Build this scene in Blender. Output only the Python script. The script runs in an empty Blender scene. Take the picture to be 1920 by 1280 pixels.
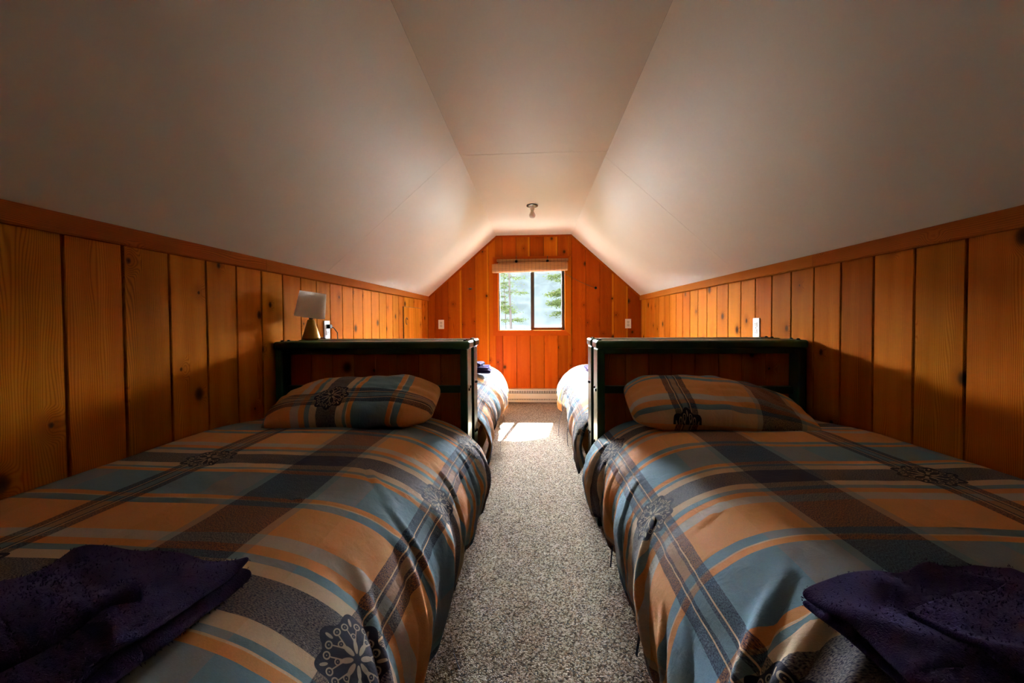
import bpy, bmesh, math, random
import numpy as np
from mathutils import Matrix, Vector

scene = bpy.context.scene
COL = scene.collection

# ------------------------------------------------------------------ camera
F_PX, YAW, PITCH, ROLL, SHY = 774.963, 0.0534123, 0.0233332, -0.0065357, -21.015
CAM_H = 1.03204
def cam_axes():
    cy, sy = math.cos(YAW), math.sin(YAW)
    fwd = Vector((-sy, cy, 0)); right = Vector((cy, sy, 0)); up = Vector((0, 0, 1))
    cp, sp = math.cos(PITCH), math.sin(PITCH)
    f2 = fwd * cp - up * sp; u2 = up * cp + fwd * sp
    cr, sr = math.cos(ROLL), math.sin(ROLL)
    return right * cr + u2 * sr, u2 * cr - right * sr, f2
_r, _u, _f = cam_axes()
cd = bpy.data.cameras.new('camera')
cd.sensor_fit = 'HORIZONTAL'; cd.sensor_width = 36.0
cd.lens = F_PX / 1920 * 36.0
cd.shift_y = SHY / 1920.0
cd.clip_start = 0.02; cd.clip_end = 20000
cam = bpy.data.objects.new('camera', cd); COL.objects.link(cam)
cam.matrix_world = Matrix(((_r.x, _u.x, -_f.x, 0), (_r.y, _u.y, -_f.y, 0), (_r.z, _u.z, -_f.z, CAM_H), (0, 0, 0, 1)))
scene.camera = cam

# ------------------------------------------------------------------ world, sun, exposure
SUN_DIR = Vector((-0.145, -1.0, -0.87)).normalized()      # direction the light travels
SUN_STRENGTH = 400.0
SKY_STRENGTH = 215.0
EXPOSURE = 0.84
w = bpy.data.worlds.new('sky'); scene.world = w; w.use_nodes = True
wn = w.node_tree.nodes; wl = w.node_tree.links; wn.clear()
wo = wn.new('ShaderNodeOutputWorld'); wb = wn.new('ShaderNodeBackground')
wb.inputs['Color'].default_value = (0.86, 0.93, 1.0, 1); wb.inputs['Strength'].default_value = SKY_STRENGTH
wl.new(wb.outputs[0], wo.inputs[0])
sd = bpy.data.lights.new('sun', 'SUN'); sd.energy = SUN_STRENGTH; sd.angle = math.radians(0.6); sd.color = (1.0, 0.97, 0.92)
sun = bpy.data.objects.new('sun', sd); COL.objects.link(sun)
sun.rotation_euler = SUN_DIR.to_track_quat('-Z', 'Y').to_euler(); sun.location = (1, 9, 8)
vs = scene.view_settings
vs.view_transform = 'Standard'; vs.look = 'None'; vs.gamma = 1.0; vs.use_curve_mapping = False
vs.exposure = EXPOSURE

# ------------------------------------------------------------------ helpers
rng = random.Random(4)
def S2L(c):
    return tuple(((v / 255) / 12.92 if v / 255 <= 0.04045 else ((v / 255 + 0.055) / 1.055) ** 2.4) for v in c) + (1,)

class NT:
    def __init__(self, name):
        self.m = bpy.data.materials.new(name); self.m.use_nodes = True
        self.t = self.m.node_tree; self.t.nodes.clear()
        self.out = self.t.nodes.new('ShaderNodeOutputMaterial')
    def n(self, typ, ins=None, **props):
        nd = self.t.nodes.new(typ)
        for k, v in props.items(): setattr(nd, k, v)
        for k, v in (ins or {}).items(): self.set(nd, k, v)
        return nd
    def set(self, nd, k, v):
        s = nd.inputs[k]
        if hasattr(v, 'is_linked') or isinstance(v, bpy.types.NodeSocket): self.t.links.new(v, s)
        elif isinstance(v, bpy.types.Node): self.t.links.new(v.outputs[0], s)
        else: s.default_value = v
    def math(self, op, a, b=0.0, c=0.0, clamp=False):
        nd = self.n('ShaderNodeMath', {0: a, 1: b, 2: c}, operation=op); nd.use_clamp = clamp
        return nd.outputs[0]
    def mix(self, fac, a, b, blend='MIX'):
        nd = self.n('ShaderNodeMix', data_type='RGBA', blend_type=blend)
        self.set(nd, 0, fac); self.set(nd, 6, a); self.set(nd, 7, b)
        return nd.outputs[2]
    def ramp(self, fac, stops, interp='LINEAR'):
        nd = self.n('ShaderNodeValToRGB', {0: fac}); cr = nd.color_ramp; cr.interpolation = interp
        while len(cr.elements) < len(stops): cr.elements.new(0.5)
        for e, (p, c) in zip(cr.elements, stops):
            e.position = p; e.color = c if len(c) == 4 else tuple(c) + (1,)
        return nd
    def sep(self, v): return self.n('ShaderNodeSeparateXYZ', {0: v}).outputs
    def comb(self, x, y, z=0.0): return self.n('ShaderNodeCombineXYZ', {0: x, 1: y, 2: z}).outputs[0]
    def noise(self, vec, scale, detail=2.0, rough=0.5, dist=0.0):
        return self.n('ShaderNodeTexNoise', {'Vector': vec, 'Scale': scale, 'Detail': detail, 'Roughness': rough, 'Distortion': dist})
    def smooth(self, v, a, b):
        return self.n('ShaderNodeMapRange', {0: v, 1: a, 2: b, 3: 0.0, 4: 1.0}, interpolation_type='SMOOTHSTEP').outputs[0]
    def bsdf(self, color, rough=0.5, bump=None, bump_d=0.002, bump_s=1.0, **kw):
        b = self.n('ShaderNodeBsdfPrincipled'); self.set(b, 'Base Color', color); self.set(b, 'Roughness', rough)
        for k, v in kw.items(): self.set(b, k, v)
        if bump is not None:
            bn = self.n('ShaderNodeBump', {'Height': bump, 'Distance': bump_d, 'Strength': bump_s})
            self.t.links.new(bn.outputs[0], b.inputs['Normal'])
        self.t.links.new(b.outputs[0], self.out.inputs[0])
        return b

M = {}
def plain(name, rgb, rough=0.5, metal=0.0, var=0.06, scale=20, **kw):
    g = NT(name); tc = g.n('ShaderNodeTexCoord').outputs['Object']
    nz = g.noise(tc, scale, 3).outputs[0]
    c = S2L(rgb); d = tuple(x * (1 - var * 2) for x in c[:3]) + (1,); l = tuple(min(1, x * (1 + var)) for x in c[:3]) + (1,)
    g.bsdf(g.mix(nz, d, l), rough, Metallic=metal, **kw); M[name] = g.m
    return g.m

def wood(name, light, mid, dark, rough=0.38, axis='Z', knots=True, streak=0.0):
    g = NT(name)
    o = g.sep(g.n('ShaderNodeTexCoord').outputs['Object'])
    rnd = g.n('ShaderNodeObjectInfo').outputs['Random']
    ac, th, al = {'Z': (0, 1, 2), 'Y': (2, 0, 1), 'X': (2, 1, 0)}[axis]
    a = g.math('ADD', o[ac], g.math('MULTIPLY', o[th], 0.6))
    a = g.math('ADD', a, g.math('MULTIPLY', rnd, 37.0)); l = g.math('ADD', o[al], g.math('MULTIPLY', rnd, 91.0))
    rnd2 = g.math('FRACT', g.math('MULTIPLY', rnd, 17.31)); rnd3 = g.math('FRACT', g.math('MULTIPLY', rnd, 53.7))
    # knots
    kv = g.comb(g.math('MULTIPLY', a, 1.0), g.math('MULTIPLY', l, 0.8))
    vo = g.n('ShaderNodeTexVoronoi', {'Vector': kv, 'Scale': 4.2}, voronoi_dimensions='2D')
    kd = g.math('DIVIDE', vo.outputs['Distance'], 4.2)
    cr = g.sep(vo.outputs['Color'])
    keep = g.math('GREATER_THAN', cr[0], 0.28)
    size = g.math('ADD', g.math('MULTIPLY', g.math('POWER', cr[1], 2.0), 0.018), 0.0045)
    kdd = g.math('ADD', kd, g.math('MULTIPLY', g.math('SUBTRACT', g.noise(kv, 60, 2).outputs[0], 0.5), 0.006))
    rel = g.math('DIVIDE', kdd, size)
    km = g.math('MULTIPLY', g.math('SUBTRACT', 1.0, g.smooth(rel, 0.7, 1.5)), keep)
    halo = g.math('MULTIPLY', g.math('SUBTRACT', 1.0, g.smooth(kd, 0.008, 0.05)), keep)
    # grain
    lowv = g.comb(g.math('MULTIPLY', a, 5.0), g.math('MULTIPLY', l, 0.75), rnd)
    low = g.noise(lowv, 1.6, 2, 0.5).outputs[0]
    ph = g.math('ADD', g.math('MULTIPLY', a, 1150.0), g.math('MULTIPLY', low, 120.0))
    ph = g.math('ADD', ph, g.math('MULTIPLY', halo, 34.0))
    ring = g.math('ADD', g.math('MULTIPLY', g.math('SINE', ph), 0.5), 0.5)
    ring = g.math('POWER', ring, 2.2)
    fine = g.noise(g.comb(g.math('MULTIPLY', a, 700.0), g.math('MULTIPLY', l, 7.0)), 1.0, 3, 0.6).outputs[0]
    broad = g.noise(g.comb(g.math('MULTIPLY', a, 16.0), g.math('MULTIPLY', l, 0.8)), 1.0, 3).outputs[0]
    f = g.math('ADD', g.math('MULTIPLY', ring, 0.44), g.math('MULTIPLY', fine, 0.40))
    f = g.math('ADD', f, g.math('MULTIPLY', g.math('SUBTRACT', broad, 0.5), 0.9))
    f = g.math('ADD', f, g.math('MULTIPLY', g.math('SUBTRACT', rnd2, 0.5), 0.34), clamp=True)
    col = g.ramp(f, [(0.0, light), (0.45, mid), (1.0, dark)]).outputs[0]
    hue = g.n('ShaderNodeHueSaturation', {'Hue': g.math('ADD', 0.494, g.math('MULTIPLY', rnd3, 0.012)), 'Saturation': 1.0,
              'Value': g.math('ADD', 0.86, g.math('MULTIPLY', rnd, 0.26)), 'Color': col}).outputs[0]
    if streak > 0:      # pale sapwood edge along one side of a board
        sm = g.math('MULTIPLY', g.smooth(o[ac], 0.060, 0.064), g.math('GREATER_THAN', rnd3, 0.45))
        hue = g.mix(g.math('MULTIPLY', sm, streak), hue, S2L((184, 106, 16)))
    kcol = g.mix(g.smooth(rel, 0.2, 0.9), (0.010, 0.005, 0.002, 1), (0.07, 0.022, 0.006, 1))
    if knots:
        hue = g.mix(g.math('MULTIPLY', halo, 0.5), hue, dark)
        hue = g.mix(g.math('MULTIPLY', km, 0.88), hue, kcol)
    bmp = g.n('ShaderNodeBump', {'Height': g.math('ADD', g.math('MULTIPLY', ring, 0.5), fine), 'Distance': 0.0005, 'Strength': 0.3})
    df = g.n('ShaderNodeBsdfDiffuse', {0: hue, 'Normal': bmp.outputs[0]}); gs = g.n('ShaderNodeBsdfGlossy', {0: (0.9, 0.8, 0.65, 1), 'Roughness': rough, 'Normal': bmp.outputs[0]})
    mx = g.n('ShaderNodeMixShader', {0: 0.004}); g.t.links.new(df.outputs[0], mx.inputs[1]); g.t.links.new(gs.outputs[0], mx.inputs[2]); g.t.links.new(mx.outputs[0], g.out.inputs[0])
    M[name] = g.m
    return g.m

def obj(name, me, mat=None, parent=None, loc=(0, 0, 0), rot=(0, 0, 0)):
    if mat is not None and len(me.materials) == 0: me.materials.append(M[mat] if isinstance(mat, str) else mat)
    o = bpy.data.objects.new(name, me); COL.objects.link(o); o.location = loc; o.rotation_euler = rot
    if parent is not None: o.parent = parent
    return o
def empty(name, loc=(0, 0, 0), rz=0.0):
    o = bpy.data.objects.new(name, None); COL.objects.link(o); o.location = loc; o.rotation_euler = (0, 0, rz); o.empty_display_size = 0.05
    return o
def tag(o, label=None, cat=None, group=None, kind=None):
    if label: o['label'] = label
    if cat: o['category'] = cat
    if group: o['group'] = group
    if kind: o['kind'] = kind
    return o
def bm_mesh(bm, name='mesh', smooth=False):
    me = bpy.data.meshes.new(name); bm.normal_update(); bm.to_mesh(me); bm.free()
    if smooth:
        for p in me.polygons: p.use_smooth = True
    return me
def add_box(bm, x0, x1, y0, y1, z0, z1):
    v = [bm.verts.new(c) for c in ((x0, y0, z0), (x1, y0, z0), (x1, y1, z0), (x0, y1, z0), (x0, y0, z1), (x1, y0, z1), (x1, y1, z1), (x0, y1, z1))]
    for f in ((0, 3, 2, 1), (4, 5, 6, 7), (0, 1, 5, 4), (1, 2, 6, 5), (2, 3, 7, 6), (3, 0, 4, 7)): bm.faces.new([v[i] for i in f])
    return v
def box(x0, x1, y0, y1, z0, z1, bev=0.0, seg=2):
    bm = bmesh.new(); add_box(bm, min(x0, x1), max(x0, x1), min(y0, y1), max(y0, y1), z0, z1)
    if bev: bmesh.ops.bevel(bm, geom=list(bm.edges), offset=bev, segments=seg, profile=0.5, affect='EDGES')
    return bm_mesh(bm, smooth=False)
def prism(poly, axis, d0, d1):
    """poly: list of 2D points; axis: 'Y' -> points are (x,z), 'X' -> (y,z), 'Z' -> (x,y)"""
    bm = bmesh.new()
    def P(p, d): return {'Y': (p[0], d, p[1]), 'X': (d, p[0], p[1]), 'Z': (p[0], p[1], d)}[axis]
    a = [bm.verts.new(P(p, d0)) for p in poly]; b = [bm.verts.new(P(p, d1)) for p in poly]
    bm.faces.new(a); bm.faces.new(b[::-1])
    for i in range(len(poly)):
        j = (i + 1) % len(poly); bm.faces.new((a[j], a[i], b[i], b[j]))
    bmesh.ops.recalc_face_normals(bm, faces=bm.faces)
    return bm_mesh(bm)
def lathe(profile, seg=32, cap=True):
    """profile: (r,z) list"""
    bm = bmesh.new(); rings = []
    for r, z in profile:
        rings.append([bm.verts.new((r * math.cos(2 * math.pi * k / seg), r * math.sin(2 * math.pi * k / seg), z)) for k in range(seg)])
    for a, b in zip(rings, rings[1:]):
        for k in range(seg): bm.faces.new((a[k], a[(k + 1) % seg], b[(k + 1) % seg], b[k]))
    if cap: bm.faces.new(rings[0][::-1]); bm.faces.new(rings[-1])
    bmesh.ops.recalc_face_normals(bm, faces=bm.faces)
    return bm_mesh(bm, smooth=True)
def tube(pts, r, seg=8):
    bm = bmesh.new(); rings = []; n = len(pts)
    pts = [Vector(p) for p in pts]
    for i, p in enumerate(pts):
        d = (pts[min(i + 1, n - 1)] - pts[max(i - 1, 0)]).normalized()
        a = d.cross(Vector((0, 0, 1)));
        if a.length < 1e-3: a = d.cross(Vector((1, 0, 0)))
        a.normalize(); b = d.cross(a)
        rr = r[i] if isinstance(r, (list, tuple)) else r
        rings.append([bm.verts.new(p + (a * math.cos(2 * math.pi * k / seg) + b * math.sin(2 * math.pi * k / seg)) * rr) for k in range(seg)])
    for a, b in zip(rings, rings[1:]):
        for k in range(seg): bm.faces.new((a[k], a[(k + 1) % seg], b[(k + 1) % seg], b[k]))
    bm.faces.new(rings[0][::-1]); bm.faces.new(rings[-1])
    bmesh.ops.recalc_face_normals(bm, faces=bm.faces)
    return bm_mesh(bm, smooth=True)
def copy_tree(o, parent=None, delta=None):
    c = o.copy(); COL.objects.link(c)
    if parent is not None: c.parent = parent
    for ch in list(o.children): copy_tree(ch, c)
    return c
# lattice value noise for shaping cloth
_tab = np.random.RandomState(11).rand(256, 256)
def vnoise(x, y):
    xi = np.floor(x).astype(int); yi = np.floor(y).astype(int); fx = x - xi; fy = y - yi
    fx = fx * fx * (3 - 2 * fx); fy = fy * fy * (3 - 2 * fy)
    a = _tab[xi % 256, yi % 256]; b = _tab[(xi + 1) % 256, yi % 256]; c = _tab[xi % 256, (yi + 1) % 256]; d = _tab[(xi + 1) % 256, (yi + 1) % 256]
    return (a * (1 - fx) + b * fx) * (1 - fy) + (c * (1 - fx) + d * fx) * fy - 0.5
def grid_mesh(P, uv=None, smooth=True):
    n, m = P.shape[:2]
    idx = np.arange(n * m).reshape(n, m)
    q = np.stack([idx[:-1, :-1], idx[1:, :-1], idx[1:, 1:], idx[:-1, 1:]], -1).reshape(-1, 4)
    me = bpy.data.meshes.new('sheet'); me.from_pydata(P.reshape(-1, 3).tolist(), [], q.tolist())
    if uv is not None:
        lay = me.uv_layers.new(name='cloth'); f = uv.reshape(-1, 2)[q.reshape(-1)]
        lay.data.foreach_set('uv', f.astype(np.float32).reshape(-1))
    if smooth: me.polygons.foreach_set('use_smooth', [True] * len(me.polygons))
    me.update()
    return me

# ------------------------------------------------------------------ room dimensions (metres)
WL, WR = 1.35, 1.3257
HKL, HKR = 1.332, 1.319
XL, XR, HC = -0.469, 0.468, 2.098
YB, YF = 5.2, -1.6
PB = 0.17330

# ------------------------------------------------------------------ materials
wood('side_wood', S2L((202, 118, 32)), S2L((176, 94, 14)), S2L((120, 54, 5)), rough=0.45)
wood('gable_wood', S2L((166, 78, 9)), S2L((144, 58, 4)), S2L((104, 34, 2)), rough=0.45, streak=0.75)
wood('trim_wood', S2L((172, 96, 30)), S2L((150, 78, 20)), S2L((112, 52, 10)), rough=0.6, axis='Y', knots=False)
wood('casing_wood', S2L((168, 80, 12)), S2L((150, 62, 8)), S2L((118, 42, 4)), rough=0.4, axis='X', knots=False)
wood('casing_side', S2L((168, 80, 12)), S2L((150, 62, 8)), S2L((118, 42, 4)), rough=0.42, knots=False)
wood('panel_wood', S2L((210, 124, 56)), S2L((180, 96, 38)), S2L((116, 54, 18)), rough=0.45)
wood('pine', S2L((222, 164, 96)), S2L((202, 138, 70)), S2L((160, 98, 42)), rough=0.5, axis='Y', knots=False)
plain('backing', (60, 32, 14), 0.8)
plain('green_paint', (30, 76, 48), 0.38, var=0.05, **{'Coat Weight': 0.15})
plain('bolt_metal', (30, 30, 30), 0.35, metal=0.9)
plain('white_plastic', (228, 220, 208), 0.35, var=0.02)
plain('socket_ivory', (205, 196, 182), 0.4, var=0.02)
plain('dark_slot', (25, 22, 20), 0.6)
plain('bronze_frame', (62, 54, 46), 0.4, metal=0.3)
plain('white_reveal', (240, 236, 226), 0.5, var=0.02)
plain('brass', (168, 128, 58), 0.32, metal=0.9, var=0.05)
plain('black_rubber', (18, 17, 17), 0.5)
g = NT('lamp_cloth'); lc = g.noise(g.n('ShaderNodeTexCoord').outputs['Object'], 300, 2).outputs[0]; lcol = g.mix(lc, S2L((228, 222, 210)), S2L((244, 240, 230)))
df = g.n('ShaderNodeBsdfDiffuse', {0: lcol}); tl = g.n('ShaderNodeBsdfTranslucent', {0: lcol}); ms = g.n('ShaderNodeMixShader', {0: 0.68}); g.t.links.new(df.outputs[0], ms.inputs[1]); g.t.links.new(tl.outputs[0], ms.inputs[2]); g.t.links.new(ms.outputs[0], g.out.inputs[0]); M['lamp_cloth'] = g.m
plain('chrome', (150, 148, 144), 0.25, metal=1.0)
plain('porcelain', (222, 214, 202), 0.3, var=0.02)
plain('heater_enamel', (206, 194, 176), 0.35, var=0.02)
plain('cord_cloth', (92, 58, 34), 0.7)
plain('ribbon_navy', (38, 44, 66), 0.8)
plain('mattress_ticking', (214, 204, 188), 0.9)
plain('bark', (16, 13, 12), 0.9, var=0.2, scale=30, **{'Specular IOR Level': 0.0})
# ceiling paint: cream, with faint roller mottling and scuffs
g = NT('ceiling_paint'); tc = g.n('ShaderNodeTexCoord').outputs['Object']
nz = g.noise(tc, 3.0, 4, 0.6).outputs[0]; mic = g.noise(tc, 260, 2).outputs[0]
sc_ = g.noise(g.n('ShaderNodeMapping', {0: tc, 2: (0.3, 0.5, 0.9), 3: (14, 3, 9)}), 1.0, 2, 0.5, 1.2).outputs[0]
scm = g.math('MULTIPLY', g.smooth(sc_, 0.76, 0.80), 0.35)
cc = g.mix(nz, S2L((228, 216, 194)), S2L((236, 226, 206)))
cc = g.mix(scm, cc, S2L((250, 240, 224)))
g.bsdf(cc, g.math('ADD', 0.42, g.math('MULTIPLY', nz, 0.16)), bump=mic, bump_d=0.0008, bump_s=0.3)
M['ceiling_paint'] = g.m
# berber carpet: loops of mixed beige, brown and charcoal yarn
g = NT('carpet'); tc = g.n('ShaderNodeTexCoord').outputs['Object']
wv = g.noise(tc, 90, 2).outputs[1]
pv = g.n('ShaderNodeVectorMath', {0: tc, 1: g.n('ShaderNodeVectorMath', {0: wv, 3: 0.006}, operation='SCALE').outputs[0]}, operation='ADD').outputs[0]
vo = g.n('ShaderNodeTexVoronoi', {'Vector': pv, 'Scale': 225.0}, voronoi_dimensions='2D')
cl = g.sep(vo.outputs['Color'])
yarn = g.ramp(cl[0], [(0.0, S2L((60, 44, 34))), (0.16, S2L((114, 92, 74))), (0.34, S2L((168, 147, 125))), (0.62, S2L((200, 182, 162))), (0.84, S2L((146, 116, 88))), (0.93, S2L((96, 92, 92)))], 'CONSTANT').outputs[0]
pat = g.noise(tc, 4.0, 3).outputs[0]
yarn = g.mix(g.math('MULTIPLY', pat, 0.25), yarn, S2L((140, 116, 94)))
loop = g.math('SUBTRACT', 1.0, g.math('MULTIPLY', vo.outputs['Distance'], 1.3))
g.bsdf(yarn, 0.95, bump=loop, bump_d=0.006, bump_s=0.9); M['carpet'] = g.m
# window glass: thin clear pane
g = NT('pane_glass'); tr = g.n('ShaderNodeBsdfTransparent', {0: (0.93, 0.96, 0.96, 1)}); gl = g.n('ShaderNodeBsdfGlossy', {0: (1, 1, 1, 1), 'Roughness': 0.02})
fr = g.n('ShaderNodeFresnel', {0: 1.45}); mx = g.n('ShaderNodeMixShader'); g.set(mx, 0, g.math('MULTIPLY', fr.outputs[0], 0.9)); g.t.links.new(tr.outputs[0], mx.inputs[1]); g.t.links.new(gl.outputs[0], mx.inputs[2])
g.t.links.new(mx.outputs[0], g.out.inputs[0]); M['pane_glass'] = g.m
# frosted bulb, switched off
plain('bulb_glass', (226, 212, 196), 0.25, var=0.01, **{'Subsurface Weight': 0.3})
# bamboo
g = NT('bamboo'); o3 = g.sep(g.n('ShaderNodeTexCoord').outputs['Object'])
sl = g.math('FRACT', g.math('MULTIPLY', o3[2], 160.0)); slat = g.smooth(g.math('ABSOLUTE', g.math('SUBTRACT', sl, 0.5)), 0.30, 0.48)
bn_ = g.noise(g.comb(g.math('MULTIPLY', o3[0], 6.0), g.math('MULTIPLY', o3[2], 160.0)), 1.0, 2).outputs[0]
bc = g.mix(bn_, S2L((138, 84, 34)), S2L((176, 120, 60)))
bc = g.mix(g.math('MULTIPLY', slat, 0.55), bc, S2L((110, 66, 30)))
th_ = g.math('ABSOLUTE', g.math('SUBTRACT', g.math('FRACT', g.math('MULTIPLY', o3[0], 22.0)), 0.5))
bc = g.mix(g.math('MULTIPLY', g.math('LESS_THAN', th_, 0.045), 0.75), bc, S2L((92, 58, 34)))
g.bsdf(bc, 0.55, bump=g.math('SUBTRACT', 1.0, slat), bump_d=0.002, bump_s=0.6); M['bamboo'] = g.m
# terry towel
g = NT('terry'); tc = g.n('ShaderNodeTexCoord').outputs['Object']
t1 = g.noise(tc, 420, 3, 0.7).outputs[0]; t2 = g.noise(tc, 14, 2).outputs[0]
tcx = g.mix(t1, S2L((15, 10, 34)), S2L((62, 48, 110))); tcx = g.mix(g.math('MULTIPLY', t2, 0.5), tcx, S2L((44, 28, 66)))
g.bsdf(tcx, 0.95, bump=t1, bump_d=0.004, bump_s=0.8, **{'Sheen Weight': 0.25, 'Sheen Roughness': 0.5, 'Sheen Tint': (0.45, 0.35, 0.8, 1), 'Specular IOR Level': 0.1}); M['terry'] = g.m

# plaid duvet cloth; the uv layer holds metres across (s) and along (t) the cloth
def plaid(name):
    g = NT(name)
    uv = g.sep(g.n('ShaderNodeUVMap', uv_map='cloth').outputs[0])
    uvv = g.n('ShaderNodeUVMap', uv_map='cloth').outputs[0]
    wob = g.math('MULTIPLY', g.math('SUBTRACT', g.noise(uvv, 9.0, 2).outputs[0], 0.5), 0.006)
    s, t = uv[0], g.math('ADD', uv[1], wob)
    P, Q = 0.61, 0.78
    fp = g.math('FRACT', g.math('ADD', g.math('DIVIDE', t, P), 50.0)); fq = g.math('FRACT', g.math('ADD', g.math('DIVIDE', s, Q), 50.0))
    OR, LB, BE, WH = S2L((228, 160, 96)), S2L((116, 152, 176)), S2L((212, 188, 160)), S2L((198, 190, 182))
    TO, GB, DK = S2L((220, 148, 82)), S2L((116, 148, 166)), S2L((190, 180, 176))
    LN = S2L((218, 186, 150))
    weft = [(0, DK), (.045, BE), (.075, GB), (.090, LN), (.095, TO), (.112, LB), (.265, TO), (.284, LN), (.290, GB), (.318, OR), (.45, WH), (.488, TO), (.513, GB), (.535, BE), (.565, DK)]
    wc = g.ramp(fp, [(p / P, c) for p, c in weft], 'CONSTANT').outputs[0]
    w0, w1 = (0, 0, 0, 1), (1, 1, 1, 1)
    wd = g.ramp(fp, [(0, w1), (.045 / P, w0), (.565 / P, w1)], 'CONSTANT').outputs[0]
    # warp: half of the period mirrored
    hq = g.math('MULTIPLY', g.math('SUBTRACT', 0.5, g.math('ABSOLUTE', g.math('SUBTRACT', fq, 0.5))), Q)   # 0 at double stripe, .39 at broad band
    H = 0.39
    def v(x): return (x, x, x, 1)
    pd = g.ramp(g.math('DIVIDE', hq, H), [(0, v(.28)), (.010 / H, v(1)), (.018 / H, v(0)), (.021 / H, v(1)), (.045 / H, v(0)), (.307 / H, v(1))], 'CONSTANT').outputs[0]
    tint = g.ramp(g.math('DIVIDE', hq, H), [(0, S2L((112, 132, 138))), (.018 / H, LN), (.021 / H, BE), (.045 / H, S2L((120, 150, 160))), (.18 / H, S2L((184, 140, 88))), (.285 / H, S2L((116, 136, 140))), (.307 / H, BE)], 'CONSTANT').outputs[0]
    ta = g.ramp(g.math('DIVIDE', hq, H), [(0, v(.45)), (.018 / H, v(.85)), (.021 / H, v(0)), (.045 / H, v(.06)), (.18 / H, v(.26)), (.285 / H, v(.5)), (.307 / H, v(0))], 'CONSTANT').outputs[0]
    base = g.mix(ta, wc, tint)
    f1 = g.noise(g.comb(g.math('MULTIPLY', s, 240.0), g.math('MULTIPLY', t, 620.0)), 1.0, 1, 0.6).outputs[0]
    f2 = g.noise(g.comb(g.math('MULTIPLY', s, 620.0), g.math('MULTIPLY', t, 240.0)), 1.0, 1, 0.6).outputs[0]
    k1 = g.math('ADD', 0.75, g.math('MULTIPLY', g.math('SUBTRACT', f1, 0.5), 1.5), clamp=True)
    k2 = g.math('ADD', 0.74, g.math('MULTIPLY', g.math('SUBTRACT', f2, 0.5), 1.5), clamp=True)
    a1 = g.math('SUBTRACT', 1.0, g.math('MULTIPLY', wd, k1)); a2 = g.math('SUBTRACT', 1.0, g.math('MULTIPLY', pd, k2))
    dark = g.math('SUBTRACT', 1.0, g.math('MULTIPLY', a1, a2))
    both = g.math('MULTIPLY', wd, g.math('GREATER_THAN', hq, 0.307))
    dark = g.math('MAXIMUM', dark, g.math('MULTIPLY', both, 0.98))
    NAVY = S2L((24, 27, 62))
    col = g.mix(dark, base, NAVY)
    hea = g.math('ADD', 0.86, g.math('MULTIPLY', f1, 0.28))
    col = g.mix(1.0, col, g.comb(hea, hea, hea), 'MULTIPLY')
    # medallion printed where a double stripe crosses a dark band
    ds = g.math('MULTIPLY', g.math('SUBTRACT', g.math('FRACT', g.math('ADD', fq, 0.5)), 0.5), Q)
    dt = g.math('MULTIPLY', g.math('SUBTRACT', g.math('FRACT', g.math('ADD', fp, 0.5)), 0.5), P)
    r = g.math('SQRT', g.math('ADD', g.math('MULTIPLY', ds, ds), g.math('MULTIPLY', dt, dt)))
    an = g.math('ARCTAN2', dt, ds)
    an8 = g.math('SUBTRACT', g.math('MODULO', g.math('ADD', an, 2 * math.pi + math.pi / 8), math.pi / 4), math.pi / 8)
    pp = g.math('MULTIPLY', r, g.math('COSINE', an8)); qq = g.math('ABSOLUTE', g.math('MULTIPLY', r, g.math('SINE', an8)))
    edge = g.math('ADD', 0.070, g.math('MULTIPLY', g.math('COSINE', g.math('MULTIPLY', an, 8.0)), 0.007))
    inside = g.math('LESS_THAN', r, edge)
    def dist(cx, cy): return g.math('SQRT', g.math('ADD', g.math('POWER', g.math('ABSOLUTE', g.math('SUBTRACT', pp, cx)), 2.0), g.math('POWER', g.math('ABSOLUTE', g.math('SUBTRACT', qq, cy)), 2.0)))
    def rings(cx, cy, rad, per): 
        dd = dist(cx, cy)
        return g.math('MULTIPLY', g.math('LESS_THAN', dd, rad), g.math('LESS_THAN', g.math('FRACT', g.math('ADD', g.math('DIVIDE', dd, per), 0.25)), 0.42))
    petal = g.math('LESS_THAN', g.math('ADD', g.math('POWER', g.math('ABSOLUTE', g.math('DIVIDE', g.math('SUBTRACT', pp, 0.019), 0.011)), 2.0), g.math('POWER', g.math('DIVIDE', qq, 0.0042), 2.0)), 1.0)
    leaf = g.math('LESS_THAN', g.math('ADD', g.math('POWER', g.math('ABSOLUTE', g.math('DIVIDE', g.math('SUBTRACT', pp, 0.060), 0.008)), 2.0), g.math('POWER', g.math('DIVIDE', qq, 0.0028), 2.0)), 1.0)
    stem = g.math('MULTIPLY', g.math('LESS_THAN', g.math('ABSOLUTE', g.math('SUBTRACT', qq, g.math('MULTIPLY', g.math('SUBTRACT', pp, 0.022), 0.38))), 0.0011), g.math('MULTIPLY', g.math('GREATER_THAN', pp, 0.024), g.math('LESS_THAN', pp, 0.046)))
    line = g.math('MAXIMUM', g.math('MAXIMUM', petal, leaf), g.math('MAXIMUM', stem, g.math('MAXIMUM', rings(0.052, 0.0125, 0.0095, 0.0058), rings(0.035, 0.0, 0.0058, 0.0048))))
    med = g.mix(g.math('MULTIPLY', line, 0.8), S2L((28, 30, 56)), S2L((188, 170, 152)))
    col = g.mix(inside, col, med)
    weave = g.noise(uvv, 700, 2).outputs[0]
    wr = g.noise(uvv, 26.0, 4, 0.55, 0.6).outputs[0]
    hgt = g.math('ADD', g.math('MULTIPLY', weave, 0.12), g.math('MULTIPLY', wr, 1.0))
    g.bsdf(col, 0.82, bump=hgt, bump_d=0.010, bump_s=0.40, **{'Sheen Weight': 0.05, 'Sheen Roughness': 0.5, 'Specular IOR Level': 0.2})
    M[name] = g.m
plaid('plaid_cotton')

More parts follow.
